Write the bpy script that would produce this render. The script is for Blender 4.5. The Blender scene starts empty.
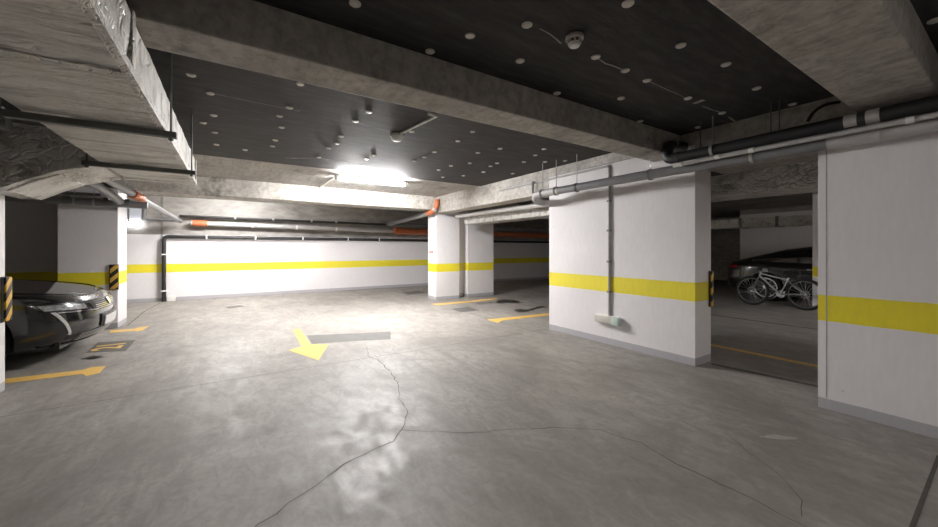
import bpy, bmesh, math, random
from mathutils import Vector, Matrix, noise
random.seed(7)
C = bpy.context.scene.collection
sc = bpy.context.scene
PI = math.pi

# ------------------------------------------------------------------ camera model
H = 1.3                      # lens height
FPX, CX, HY = 366.0, 469.0, 249.0
SA, CA = 0.5402, 0.8415      # sine / cosine of the camera yaw

def ray(u, v):
    r = (u - CX) / FPX
    return Vector((CA * r + SA, -SA * r + CA, (HY - v) / FPX))
def onz(u, v, z):
    d = ray(u, v); t = (z - H) / d.z
    return Vector((d.x * t, d.y * t, z))
def onx(u, v, X):
    d = ray(u, v); t = X / d.x
    return Vector((X, d.y * t, H + d.z * t))
def ony(u, v, Y):
    d = ray(u, v); t = Y / d.y
    return Vector((d.x * t, Y, H + d.z * t))

# ------------------------------------------------------------------ node helpers
class NT:
    def __init__(s, name):
        s.m = bpy.data.materials.new(name); s.m.use_nodes = True
        s.t = s.m.node_tree; s.n = s.t.nodes; s.l = s.t.links
        s.p = s.n['Principled BSDF']
    def node(s, typ, **kw):
        n = s.n.new(typ)
        for k, v in kw.items():
            if k in n.inputs: s.set(n.inputs[k], v)
            else: setattr(n, k, v)
        return n
    def set(s, inp, v):
        if hasattr(v, 'links') or isinstance(v, bpy.types.NodeSocket): s.l.new(v, inp)
        else: inp.default_value = v
    def pos(s):
        return s.node('ShaderNodeNewGeometry').outputs['Position']
    def objc(s):
        return s.node('ShaderNodeTexCoord').outputs['Object']
    def scaled(s, vec, sx, sy, sz, rot=0):
        mp = s.node('ShaderNodeMapping'); s.l.new(vec, mp.inputs['Vector'])
        mp.inputs['Scale'].default_value = (sx, sy, sz)
        mp.inputs['Rotation'].default_value = (0, 0, rot)
        return mp.outputs[0]
    def noise(s, vec, scale, detail=5, rough=.55, dist=0):
        n = s.node('ShaderNodeTexNoise')
        s.l.new(vec, n.inputs['Vector'])
        n.inputs['Scale'].default_value = scale; n.inputs['Detail'].default_value = detail
        n.inputs['Roughness'].default_value = rough; n.inputs['Distortion'].default_value = dist
        return n.outputs['Fac']
    def voro(s, vec, scale, feature='F1'):
        n = s.node('ShaderNodeTexVoronoi'); n.feature = feature
        s.l.new(vec, n.inputs['Vector']); n.inputs['Scale'].default_value = scale
        return n.outputs['Distance']
    def ramp(s, fac, stops):
        n = s.node('ShaderNodeValToRGB'); s.l.new(fac, n.inputs['Fac'])
        e = n.color_ramp.elements
        while len(e) < len(stops): e.new(.5)
        for k, (p, c) in enumerate(stops):
            e[k].position = p
            e[k].color = (c, c, c, 1) if isinstance(c, (int, float)) else (*c, 1)
        return n.outputs['Color']
    def math(s, op, a, b=0.0, clamp=False):
        n = s.node('ShaderNodeMath'); n.operation = op; n.use_clamp = clamp
        s.set(n.inputs[0], a); s.set(n.inputs[1], b)
        return n.outputs[0]
    def mix(s, fac, a, b, mode='MIX'):
        n = s.node('ShaderNodeMix'); n.data_type = 'RGBA'; n.blend_type = mode
        s.set(n.inputs[0], fac)
        s.set(n.inputs[6], a if not isinstance(a, tuple) else (*a, 1))
        s.set(n.inputs[7], b if not isinstance(b, tuple) else (*b, 1))
        return n.outputs[2]
    def bump(s, h, strength, dist=.01):
        n = s.node('ShaderNodeBump'); s.l.new(h, n.inputs['Height'])
        n.inputs['Strength'].default_value = strength; n.inputs['Distance'].default_value = dist
        s.l.new(n.outputs[0], s.p.inputs['Normal'])
    def out(s, col=None, rough=None, metal=None):
        if col is not None: s.set(s.p.inputs['Base Color'], (*col, 1) if isinstance(col, tuple) else col)
        if rough is not None: s.set(s.p.inputs['Roughness'], rough)
        if metal is not None: s.set(s.p.inputs['Metallic'], metal)
        return s.m

def plain(name, col, rough=.5, metal=0.0, var=.15, coat=0.0, scale=14):
    m = NT(name)
    f = m.noise(m.objc(), scale, 4)
    lo = tuple(c * (1 - var) for c in col); hi = tuple(min(1, c * (1 + var)) for c in col)
    m.out(m.ramp(f, [(.3, lo), (.7, hi)]), rough, metal)
    m.p.inputs['Coat Weight'].default_value = coat
    return m.m

def glow(name, col, strength):
    m = NT(name); m.out(col, .4)
    m.p.inputs['Emission Color'].default_value = (*col, 1)
    m.p.inputs['Emission Strength'].default_value = strength
    return m.m

def wall_paint(name, top):
    """white paint, yellow band, grey skirting paint; bare concrete above `top`"""
    m = NT(name); P = m.pos()
    sep = m.node('ShaderNodeSeparateXYZ'); m.l.new(P, sep.inputs[0])
    wob = m.noise(P, 9, 3)
    z = m.math('ADD', sep.outputs[2], m.math('MULTIPLY', m.math('SUBTRACT', wob, .5), .010))
    big = m.noise(P, 1.3, 4); fine = m.noise(m.scaled(P, 5, 5, 1.2), 7, 5)
    white = m.mix(m.ramp(fine, [(.3, 0.0), (.8, 1.0)]), (.81, .785, .80), (.75, .725, .738))
    white = m.mix(m.ramp(big, [(.35, 0.0), (.75, .5)]), white, (.71, .68, .69))
    spk = m.math('LESS_THAN', m.voro(P, 3.1), .035)
    white = m.mix(m.math('MULTIPLY', spk, .35), white, (.40, .38, .36))
    yel = m.mix(m.ramp(fine, [(.35, 0.0), (.8, .6)]), (.84, .72, .03), (.72, .62, .05))
    grey = m.mix(fine, (.40, .39, .42), (.48, .47, .49))
    cn = m.noise(m.scaled(P, 1, 1, 2.5), 2.2, 8, .6)
    conc = m.ramp(cn, [(.3, (.20, .19, .175)), (.5, (.33, .31, .29)), (.72, (.44, .42, .395))])
    band = m.math('MULTIPLY', m.math('GREATER_THAN', z, .715), m.math('LESS_THAN', z, .925))
    c = m.mix(band, white, yel)
    c = m.mix(m.math('LESS_THAN', z, .085), c, grey)
    c = m.mix(m.math('GREATER_THAN', z, top), c, conc)
    m.bump(m.noise(P, 60, 4), .12, .004)
    return m.out(c, .55)

def concrete(name, tone=1.0, warm=1.0):
    m = NT(name); P = m.pos()
    a = m.noise(m.scaled(P, 1, 1, 1), 1.6, 9, .62, .4)
    b = m.noise(m.scaled(P, 7, .8, 5), 2.4, 8, .65)
    g = m.noise(P, 13, 8, .7, .3)
    col = m.ramp(a, [(.25, (.27 * tone, .252 * tone, .23 * tone)), (.48, (.43 * tone, .41 * tone, .38 * tone)), (.75, (.56 * tone, .535 * tone, .50 * tone))])
    col = m.mix(m.ramp(b, [(.45, 0.0), (.68, .6)]), col, (.24 * tone, .22 * tone, .195 * tone))
    col = m.mix(m.ramp(g, [(.36, .55), (.56, 0.0)]), col, (.17 * tone, .157 * tone, .14 * tone))
    st = m.noise(P, .9, 7, .7)
    col = m.mix(m.ramp(st, [(.60, 0.0), (.68, .75)]), col, (.08, .07, .06))
    pits = m.math('LESS_THAN', m.voro(P, 16), .09)
    col = m.mix(m.math('MULTIPLY', pits, .4), col, (.1, .09, .08))
    m.bump(m.noise(P, 22, 6), .35, .008)
    return m.out(col, .8)

def floor_mat():
    m = NT('worn_concrete_floor'); P = m.pos()
    a = m.noise(P, .8, 9, .66, .8)
    b = m.noise(m.scaled(P, 2.2, .5, 1, .5), 1.7, 7, .6, .3)
    c = m.noise(P, 30, 6, .65)
    tr = m.noise(m.scaled(P, 6, .35, 1, -.35), 1.1, 4, .5)
    col = m.ramp(a, [(.28, (.215, .196, .178)), (.5, (.335, .310, .287)), (.72, (.43, .403, .377))])
    col = m.mix(m.ramp(b, [(.44, 0.0), (.72, .55)]), col, (.215, .20, .182))
    col = m.mix(m.ramp(tr, [(.56, 0.0), (.68, .28)]), col, (.19, .177, .162))
    e = m.noise(m.scaled(P, 1.5, .7, 1, .8), 6.5, 8, .7, 1.2)
    col = m.mix(m.ramp(e, [(.40, .5), (.56, 0.0)]), col, (.20, .184, .165))
    col = m.mix(m.ramp(c, [(.3, .3), (.6, 0.0)]), col, (.16, .146, .13))
    wv = m.node('ShaderNodeTexWave'); wv.wave_type = 'RINGS'; wv.rings_direction = 'SPHERICAL'
    m.l.new(m.scaled(P, 1, 1, 1), wv.inputs['Vector']); wv.inputs['Scale'].default_value = .9
    wv.inputs['Distortion'].default_value = 3.5; wv.inputs['Detail'].default_value = 5; wv.inputs['Detail Scale'].default_value = 1.4
    msk = m.ramp(m.noise(P, .6, 3), [(.5, 0.0), (.62, .22)])
    col = m.mix(m.math('MULTIPLY', m.ramp(wv.outputs['Fac'], [(.72, 0.0), (.95, 1.0)]), msk), col, (.15, .137, .12))
    r = m.ramp(m.noise(m.scaled(P, 1.6, 1, 1, .6), 3.2, 10, .75, .6), [(.32, .40), (.5, .54), (.68, .70)])
    m.bump(m.noise(P, 38, 5), .10, .003)
    m.out(col, r)
    m.p.inputs['IOR'].default_value = 1.47
    return m.m

def foil_mat(name, base=.80, rough=.34, s=1.0, streak=False, metal=.82):
    m = NT(name); P = m.pos()
    q = m.noise(P, 5 * s, 4, .6)
    w = m.node('ShaderNodeVectorMath'); w.operation = 'ADD'
    m.l.new(P, w.inputs[0])
    sc_ = m.node('ShaderNodeVectorMath'); sc_.operation = 'SCALE'
    nn = m.node('ShaderNodeTexNoise'); m.l.new(P, nn.inputs['Vector']); nn.inputs['Scale'].default_value = 4 * s
    m.l.new(nn.outputs['Color'], sc_.inputs[0]); sc_.inputs['Scale'].default_value = .09 if streak else .25
    m.l.new(sc_.outputs[0], w.inputs[1])
    V = w.outputs[0]
    if streak: V = m.scaled(V, .42, 3.2, 1.2)
    v1 = m.voro(V, 9 * s, 'DISTANCE_TO_EDGE'); v2 = m.voro(V, 23 * s, 'DISTANCE_TO_EDGE')
    h = m.math('ADD', m.math('MULTIPLY', m.math('MINIMUM', v1, .12), 3.0), m.math('MULTIPLY', m.math('MINIMUM', v2, .1), 1.2))
    h = m.math('ADD', h, m.math('MULTIPLY', q, 1.0))
    col = m.ramp(m.noise(V, 3.2 * s, 6, .65), [(.3, (base * .42, base * .40, base * .365)), (.5, (base * .86, base * .84, base * .80)), (.75, (base, base * .985, base * .95))])
    m.bump(h, .85, .03)
    return m.out(col, m.ramp(q, [(.3, rough), (.7, rough + .2)]), metal)

def insulation_mat():
    m = NT('black_mineral_insulation'); P = m.pos()
    a = m.noise(m.scaled(P, 1, 5, 1), 3, 8, .7)
    col = m.ramp(a, [(.36, (.007, .006, .006)), (.5, (.018, .0155, .015)), (.66, (.040, .035, .033))])
    sp = m.noise(P, 26, 5, .7)
    col = m.mix(m.ramp(sp, [(.64, 0.0), (.74, .6)]), col, (.12, .11, .10))
    m.bump(m.noise(P, 55, 5), .4, .006)
    return m.out(col, .75)

def hazard_mat():
    m = NT('black_and_yellow_hazard_stripes')
    sep = m.node('ShaderNodeSeparateXYZ'); m.l.new(m.objc(), sep.inputs[0])
    t = m.math('SUBTRACT', m.math('ADD', sep.outputs[0], sep.outputs[1]), sep.outputs[2])
    f = m.math('FRACT', m.math('DIVIDE', t, .155))
    return m.out(m.mix(m.math('GREATER_THAN', f, .5), (.018, .015, .014), (.72, .42, .07)), .5)

M = dict(
    paint=wall_paint('white_wall_with_yellow_band', 2.46),
    paint_back=wall_paint('white_back_wall_bare_above', 1.66),
    conc=concrete('raw_concrete', 1.15), conc_light=concrete('pale_concrete', 1.3), slab=concrete('slab_concrete', 1.05),
    floor=floor_mat(), insul=insulation_mat(),
    foil=foil_mat('wrinkled_aluminium_foil', .98, .44, 1.0, True, .3),
    foil2=foil_mat('crumpled_dull_foil', .80, .38, 1.3, False, .55),
    tape=foil_mat('bright_foil_tape', .97, .32, 2.0, False, .35),
    pvc=plain('grey_plastic_pipe', (.20, .20, .21), .35, var=.08),
    pvc_light=plain('pale_grey_plastic_pipe', (.46, .45, .45), .4, var=.08),
    black=plain('black_rubber_insulated_pipe', (.018, .018, .02), .5),
    steel=plain('galvanised_steel', (.55, .55, .54), .38, .85),
    dark_steel=plain('dark_steel', (.15, .157, .145), .5, .3),
    orange=plain('orange_drain_plastic', (.50, .15, .06), .5),
    white=plain('white_plastic', (.78, .77, .74), .4, var=.04),
    dim_white=plain('aged_white_plastic', (.60, .57, .52), .45, var=.06),
    band_tape=plain('pale_grey_tape', (.40, .38, .36), .5),
    yellow=None, crack=plain('dark_crack', (.085, .076, .068), .9), joint=plain('dark_joint_and_strip', (.10, .093, .085), .8),
    patch=plain('dark_repair_mortar', (.135, .13, .122), .75, var=.12, scale=6),
    stain=plain('oil_stain', (.04, .036, .032), .35, var=.3),
    tile=plain('dark_painted_square', (.095, .088, .08), .55, var=.25, scale=9),
    pale=plain('pale_spill_mark', (.38, .36, .335), .6),
    foam=plain('smeared_foam', (.33, .31, .29), .8),
    hazard=hazard_mat(),
    car=plain('black_car_paint', (.008, .008, .009), .2, 0.0, var=.02, coat=1.0),
    car_dark=plain('black_gloss_plastic', (.010, .010, .011), .3, var=.05),
    glass=plain('dark_window_glass', (.008, .009, .010), .06, var=.02, coat=.6),
    chrome=plain('chrome_trim', (.75, .75, .76), .14, 1.0, var=.03),
    lamp=plain('headlamp_clear_cover', (.52, .54, .56), .12, .55, var=.45, coat=1.0, scale=30),
    led=plain('daytime_light_strip', (.62, .62, .62), .25, .3, var=.05, coat=.8),
    tyre=plain('tyre_rubber', (.014, .014, .014), .8),
    alloy=plain('alloy_wheel_metal', (.62, .62, .63), .28, .8),
    tail=plain('red_tail_lens', (.32, .012, .015), .15, var=.1, coat=.8),
    plate=plain('white_number_plate', (.74, .74, .74), .4, var=.02),
    blue=plain('blue_plastic', (.03, .07, .35), .4),
    bike=plain('silver_bicycle_paint', (.58, .60, .62), .25, .6, var=.04, coat=.4),
    saddle=plain('black_vinyl', (.015, .015, .016), .5),
    green_clear=plain('greenish_clear_plastic', (.56, .68, .62), .18, var=.1, coat=.5),
    red=plain('red_print', (.55, .05, .04), .5), pink=plain('faded_red_print', (.75, .50, .47), .6),
    sheet=plain('white_notice_sheet', (.82, .80, .79), .5, var=.02),
    tube=glow('lit_fluorescent_diffuser', (1.0, .985, .975), 128.0),
    fill_behind=glow('added_fill_diffuser_behind', (1.0, .955, .94), 27.0),
    tube_back=glow('lit_fluorescent_diffuser_at_back', (1.0, .985, .975), 56.0),
    fill_far=glow('added_fill_diffuser_far', (1.0, .96, .93), 42.0),
    exit=glow('lit_emergency_diffuser', (.93, .96, 1.0), 2.2),
    panel=plain('pale_blue_panel', (.70, .74, .84), .4, var=.05),
)
ym = NT('worn_yellow_floor_paint')
yf = ym.noise(ym.pos(), 24, 6, .7)
M['yellow'] = ym.out(ym.mix(ym.ramp(yf, [(.5, 0.0), (.72, .6)]), (.80, .50, .11), (.45, .37, .25)), .55)

# ------------------------------------------------------------------ mesh helpers
def new(): return bmesh.new()
def box(bm, x0, x1, y0, y1, z0, z1, bev=0):
    r = bmesh.ops.create_cube(bm, size=1)
    vs = r['verts']
    bmesh.ops.scale(bm, verts=vs, vec=(abs(x1 - x0), abs(y1 - y0), abs(z1 - z0)))
    bmesh.ops.translate(bm, verts=vs, vec=((x0 + x1) / 2, (y0 + y1) / 2, (z0 + z1) / 2))
    if bev:
        es = list({e for v in vs for e in v.link_edges})
        bmesh.ops.bevel(bm, geom=es, offset=bev, segments=2, affect='EDGES', profile=.6)
    return bm
def smooth_path(pts, rad, n=5):
    """round the corners of a polyline"""
    pts = [Vector(p) for p in pts]
    if rad <= 0 or len(pts) < 3: return pts
    out = [pts[0]]
    for a, b, c in zip(pts, pts[1:], pts[2:]):
        d1 = (a - b); d2 = (c - b)
        r = min(rad, d1.length * .49, d2.length * .49)
        p1 = b + d1.normalized() * r; p2 = b + d2.normalized() * r
        for k in range(n + 1):
            t = k / n
            out.append((1 - t) ** 2 * p1 + 2 * t * (1 - t) * b + t * t * p2)
    out.append(pts[-1]); return out
def tube(bm, pts, r, seg=14, rad=0.0, cap=True):
    pts = smooth_path(pts, rad)
    n = len(pts); rings = []
    d = (pts[1] - pts[0]).normalized()
    ref = Vector((0, 0, 1)) if abs(d.z) < .9 else Vector((1, 0, 0))
    u = d.cross(ref).normalized()
    for i, p in enumerate(pts):
        if i == 0: t = (pts[1] - pts[0])
        elif i == n - 1: t = (pts[-1] - pts[-2])
        else: t = (pts[i] - pts[i - 1]).normalized() + (pts[i + 1] - pts[i]).normalized()
        t.normalize()
        u = (u - t * u.dot(t)).normalized(); w = t.cross(u)
        rr = r[i] if isinstance(r, (list, tuple)) else r
        rings.append([bm.verts.new(p + (u * math.cos(2 * PI * k / seg) + w * math.sin(2 * PI * k / seg)) * rr) for k in range(seg)])
    for a, b in zip(rings, rings[1:]):
        for k in range(seg):
            bm.faces.new((a[k], a[(k + 1) % seg], b[(k + 1) % seg], b[k]))
    if cap:
        bm.faces.new(rings[0][::-1]); bm.faces.new(rings[-1])
    return bm
def lathe(bm, prof, mat=None, seg=24, loop=False):
    """profile (radius, height) turned about z, then moved by the matrix"""
    rings = []
    for r, z in prof:
        rings.append([bm.verts.new((max(r, 1e-4) * math.cos(2 * PI * k / seg), max(r, 1e-4) * math.sin(2 * PI * k / seg), z)) for k in range(seg)])
    for a, b in zip(rings, rings[1:] + rings[:1] if loop else rings[1:]):
        for k in range(seg):
            bm.faces.new((a[k], a[(k + 1) % seg], b[(k + 1) % seg], b[k]))
    if not loop: bm.faces.new(rings[0][::-1]); bm.faces.new(rings[-1])
    if mat is not None: bmesh.ops.transform(bm, matrix=mat, verts=[v for r in rings for v in r])
    return bm
def torus(bm, R, r, mat, seg=40, sub=10):
    g = []
    for i in range(seg):
        a = 2 * PI * i / seg
        g.append([bm.verts.new(mat @ Vector(((R + r * math.cos(2 * PI * j / sub)) * math.cos(a), (R + r * math.cos(2 * PI * j / sub)) * math.sin(a), r * math.sin(2 * PI * j / sub)))) for j in range(sub)])
    for i in range(seg):
        for j in range(sub):
            bm.faces.new((g[i][j], g[(i + 1) % seg][j], g[(i + 1) % seg][(j + 1) % sub], g[i][(j + 1) % sub]))
    return bm
def slab_poly(bm, pts, z0, z1):
    """flat polygon with a thickness"""
    lo = [bm.verts.new((p[0], p[1], z0)) for p in pts]; hi = [bm.verts.new((p[0], p[1], z1)) for p in pts]
    bm.faces.new(hi); bm.faces.new(lo[::-1])
    n = len(pts)
    for k in range(n): bm.faces.new((lo[k], lo[(k + 1) % n], hi[(k + 1) % n], hi[k]))
    return bm
def ribbon(bm, pts, w, z, th=.0012, jag=0.0, step=.06):
    P = [Vector((p[0], p[1], 0)) for p in pts]; Q = []
    for a, b in zip(P, P[1:]):
        n = max(1, int((b - a).length / step))
        for k in range(n):
            p = a.lerp(b, k / n)
            nrm = Vector((-(b - a).y, (b - a).x, 0)).normalized()
            Q.append(p + nrm * random.uniform(-jag, jag))
    Q.append(P[-1]); L = []; R = []
    for i, p in enumerate(Q):
        t = (Q[min(i + 1, len(Q) - 1)] - Q[max(i - 1, 0)]).normalized(); nrm = Vector((-t.y, t.x, 0))
        ww = w * (random.uniform(.45, 1.3) if jag else 1) / 2
        L.append(bm.verts.new((p.x + nrm.x * ww, p.y + nrm.y * ww, z + th))); R.append(bm.verts.new((p.x - nrm.x * ww, p.y - nrm.y * ww, z + th)))
    for i in range(len(Q) - 1): bm.faces.new((L[i], R[i], R[i + 1], L[i + 1]))
    return bm

def wloc(o):
    v = Vector((0, 0, 0))
    while o: v += o.location; o = o.parent
    return v
def obj(name, bm, mat, parent=None, local=False, smooth=True, origin=None):
    """ONE mesh object. World coordinates in, unless local."""
    me = bpy.data.meshes.new(name)
    bmesh.ops.recalc_face_normals(bm, faces=bm.faces)
    off = Vector((0, 0, 0))
    if not local:
        off = wloc(parent) if parent else Vector((0, 0, 0))
        if parent is None:
            xs = [v.co for v in bm.verts]
            off = origin or Vector(((min(p.x for p in xs) + max(p.x for p in xs)) / 2, (min(p.y for p in xs) + max(p.y for p in xs)) / 2, min(p.z for p in xs)))
        bmesh.ops.translate(bm, verts=bm.verts, vec=-off)
    bm.to_mesh(me); bm.free()
    if smooth:
        for p in me.polygons: p.use_smooth = True
        me.set_sharp_from_angle(angle=math.radians(38))
    me.materials.append(M[mat])
    o = bpy.data.objects.new(name, me); C.objects.link(o)
    if parent: o.parent = parent
    elif not local: o.location = off
    return o
def tag(o, label, cat, group=None, kind=None):
    o['label'] = label; o['category'] = cat
    if group: o['group'] = group
    if kind: o['kind'] = kind
    return o
def thing(name, label, cat, loc=(0, 0, 0), rz=0, group=None):
    o = bpy.data.objects.new(name, None); C.objects.link(o)
    o.location = loc; o.rotation_euler = (0, 0, rz); o.empty_display_size = .1
    return tag(o, label, cat, group)
def struct(name, bm, mat, label=None, cat=None):
    o = obj(name, bm, mat, origin=Vector((0, 0, 0)), smooth=False); o['kind'] = 'structure'
    if label: o['label'] = label; o['category'] = cat
    return o
def bx(*a, **k): return box(new(), *a, **k)
def tb(*a, **k): return tube(new(), *a, **k)

ZC, ZI = 2.615, 2.60          # slab soffit, insulation underside
WX1, WX2 = 4.30, 4.05         # faces of the two white wall panels on the right

# ------------------------------------------------------------------ the setting
floor = struct('floor', bx(-6.7, 17.2, -7, 12.3, -.12, 0), 'floor', 'worn grey concrete garage floor with cracks and faint tyre marks', 'floor')
struct('ceiling', bx(-6.7, 17.2, -7, 12.3, ZC, ZC + .15), 'slab', 'bare concrete ceiling slab above the beams', 'ceiling')
bm = new(); box(bm, -1.5, 17.2, 11.8, 12.3, 0, ZC); box(bm, -6.7, -1.5, 11.84, 12.3, 0, ZC)
struct('wall_back', bm, 'paint_back', 'long white back wall with yellow band, bare concrete above', 'wall')
struct('wall_left', bx(-7.0, -6.7, -7, 12.3, 0, ZC), 'paint', 'white left wall behind the parked car', 'wall')
struct('wall_front', bx(-7.0, 17.2, -7.3, -7, 0, ZC), 'paint', 'white wall behind the viewer', 'wall')
struct('wall_far', bx(17.2, 17.5, -7, 12.3, 0, ZC), 'conc', 'dark far wall beyond the second parking row', 'wall')
struct('wall_bay', bx(-6.7, -2.3, 8.8, 9.0, 0, ZC), 'paint', 'shaded white wall with yellow band beside the black car', 'wall')
struct('wall_right', bx(WX1, 4.66, 2.06, 4.29, 0, 2.22), 'paint', 'white wall panel with conduit and low emergency lamp', 'wall')
struct('wall_right', bx(WX2, 4.41, -4.2, .985, 0, 2.22), 'paint', 'nearest white wall panel at the right edge', 'wall')
struct('wall_partition', bx(14.5, 14.7, -2, 5.5, 0, ZC), 'paint', 'grey-looking wall behind the far dark car', 'wall')
wr = bpy.data.objects['wall_right.001']; ys = onx(826.5, 300, WX2).y
obj('seam', bx(WX2 - .0015, WX2, ys - .004, ys + .004, .09, 2.2), 'band_tape', wr, smooth=False)
# columns
def pillar(x0, x1, y0, y1, label, zt=ZC): return struct('pillar', bx(x0, x1, y0, y1, 0, zt, bev=.008), 'paint', label, 'pillar')
pillar(WX1, 4.99, 8.24, 8.70, 'white square pillar with notice sheet at the end of the beam', 2.3)
pillar(5.29, 6.15, 8.30, 8.74, 'white pillar just right of the pillar with the notice', 2.3)
pillar(-2.30, -1.61, 8.20, 8.80, 'white pillar with hazard strip beyond the parked car')
pillar(-2.475, -1.775, 4.45, 5.15, 'white pillar at left picture edge in front of the car')
pillar(10.40, 10.85, 2.15, 2.62, 'white pillar behind the bicycle rear wheel')
# beams
def beam(*a, mat='conc', label=''): return struct('concrete_beam', bx(*a, bev=.012), mat, label, 'beam')
beam(-6.7, WX1, 2.22, 2.53, 2.355, ZC, label='long concrete beam crossing the ceiling above the white wall panel')
beam(-6.7, WX1, .365, .765, 2.355, ZC, label='wide concrete beam at top right, nearest overhead')
beam(-6.7, WX1, 8.20, 8.70, 2.285, ZC, mat='conc_light', label='pale concrete beam beyond the lamp ending at the white pillar')
beam(WX1, 4.66, -7, 8.24, 2.205, ZC, mat='conc_light', label='concrete girder along the tops of the white wall panels')
beam(WX1, 17.2, 8.24, 8.70, 2.29, ZC, label='concrete beam in the dark beyond the twin pillars')
beam(7.6, 8.0, -7, 8.24, 2.25, ZC, label='dark concrete beam seen through the right opening')
beam(-6.7, WX1, -2.2, -1.8, 2.355, ZC, label='concrete beam behind the viewer')
# white painted strip of the girder above the wall panel
struct('wall_right_top', bx(WX1 - .006, WX1 + .1, 2.06, 4.29, 2.205, 2.47), 'paint', 'white painted girder face above the wall panel', 'wall')
# cracks, joints and marks that belong to the floor
def F(*px): return [onz(u, v, 0) for u, v in px]
def crack(px, w=.007, jag=.012): obj('crack', ribbon(new(), F(*px), w, 0, jag=jag), 'crack', floor, smooth=False)
crack([(367, 347), (369, 357), (378, 359), (390, 372), (399.7, 386), (399, 398.5), (409, 412.7), (402.5, 428.7), (393.7, 441), (353, 459), (335, 471), (317, 483.7), (289, 503), (260, 524.5), (235, 545)])
crack([(402.5, 430), (427, 431.5), (466, 433.3), (494.8, 431), (560, 427), (600, 429.5), (624.5, 437.5), (642.6, 442.8), (665, 457), (693, 472), (733, 489), (761.5, 503), (802, 526), (850, 552)], .006)
crack([(725, 433), (753.4, 457), (785.7, 481), (804, 501), (802, 517)], .003)
crack([(127, 326), (145, 311), (160, 303)], .02, .006)
def joint(px, w, mat='joint'): obj('floor_strip', ribbon(new(), F(*px), w, 0), mat, floor, smooth=False)
joint([(-30, 422), (157, 391.7), (250, 377), (317, 366), (410, 351.5), (548, 329)], .008)
joint([(939, 456), (913, 525), (890, 590)], .018, 'crack')
joint([(711.5, 364), (764, 375), (818, 386.5)], .07)  # plain wide dark strip across the foot of the right opening
def patch(px, mat, name='floor_patch', th=.0015):
    return obj(name, slab_poly(new(), F(*px), 0, th), mat, floor, smooth=False)
patch([(307, 335.5), (390.6, 331.7), (390.6, 339), (312, 343.7)], 'patch')
patch([(758, 437), (772, 434.3), (796, 437.5), (798, 440), (780, 440)], 'pale', 'pale_mark')
def blob(px, mat='stain'):
    c = F(*px); out = []
    for a, b in zip(c, c[1:] + c[:1]):
        for k in range(4):
            p = a.lerp(b, k / 4); out.append(p + Vector((random.uniform(-.05, .05), random.uniform(-.05, .05), 0)))
    obj('oil_stain', slab_poly(new(), out, 0, .001), mat, floor, smooth=False)
blob([(494, 301.5), (505, 299), (519, 301), (520, 303.5), (508, 303), (497, 303.2)])
blob([(514, 310), (519, 308.5), (528, 310), (536, 306), (546, 306), (546, 307.6), (537, 308.5), (530, 312), (518, 312.5)])
blob([(476, 303), (492, 302), (492, 303), (478, 304.2)])
blob([(82, 358), (99, 355.2), (103, 355.4), (100, 358.2), (86, 359.4)])

# ------------------------------------------------------------------ floor markings
def mark(name, px, label, cat, group=None, mat='yellow'):
    return tag(obj(name, slab_poly(new(), F(*px), 0, .0025), mat, smooth=False), label, cat, group)
mark('painted_arrow', [(292.5, 329.5), (300, 329), (311, 344.6), (328.5, 344.3), (318.5, 360.5), (288.5, 350.4), (301.5, 346.6)],
     'yellow direction arrow painted in the bright middle of the floor', 'floor marking')
mark('bay_line', [(3, 379.2), (82, 370.2), (92, 367.2), (106, 366.2), (99, 373.3), (86, 376.2), (82.5, 374), (3, 383.8)],
     'yellow arrow-tipped bay line in front of the near left pillar', 'floor marking', 'yellow bay lines')
mark('bay_line', [(110, 330.4), (135, 328.7), (138, 327.6), (149, 326.4), (143, 330.2), (137, 331.7), (135, 330.8), (110, 332.8)],
     'yellow arrow-tipped bay line at the foot of the pillar beyond the car', 'floor marking', 'yellow bay lines')
mark('bay_line', [(431, 304), (476, 300.3), (497, 298), (497, 299.2), (476, 301.7), (437, 305.4)],
     'yellow bay line at the foot of the twin pillars', 'floor marking', 'yellow bay lines')
mark('bay_line', [(487, 319.6), (500, 318.4), (552, 312.8), (552, 315), (502, 320.6), (498, 323)],
     'yellow bay line running behind the white wall panel past the oil stains', 'floor marking', 'yellow bay lines')
x_ = 5.40
tag(obj('bay_line', bx(x_, x_ + .09, -3, 2.6, 0, .0025), 'yellow', smooth=False), 'nearer yellow line in the right opening', 'floor marking', 'yellow bay lines')
tag(obj('bay_line', bx(7.9, 7.98, -3, 4.2, 0, .0025), 'patch', smooth=False), 'faint line in the right opening near the bicycle', 'floor marking', 'yellow bay lines')
t = thing('bay_number', 'dark square with yellow number 21 painted in front of the black car', 'floor marking', onz(111, 346.5, 0))
obj('square', slab_poly(new(), F((86, 352.7), (98, 342.4), (135.8, 340), (125.5, 351)), 0, .002), 'tile', t, smooth=False)
cu = bpy.data.curves.new('digits', 'FONT'); cu.body = '21'; cu.size = .40; cu.align_x = 'CENTER'; cu.align_y = 'CENTER'; cu.extrude = .0008; cu.offset = .008
to = bpy.data.objects.new('digits_src', cu); C.objects.link(to)
bpy.context.view_layer.update()
me = bpy.data.meshes.new_from_object(to.evaluated_get(bpy.context.evaluated_depsgraph_get()))
bpy.data.objects.remove(to); me.materials.clear(); me.materials.append(M['yellow'])
dg = bpy.data.objects.new('digits', me); C.objects.link(dg); dg.parent = t
dg.location = (0, 0, .0035); dg.rotation_euler = (0, 0, PI / 2); dg['label'] = 'yellow number 21'
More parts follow.
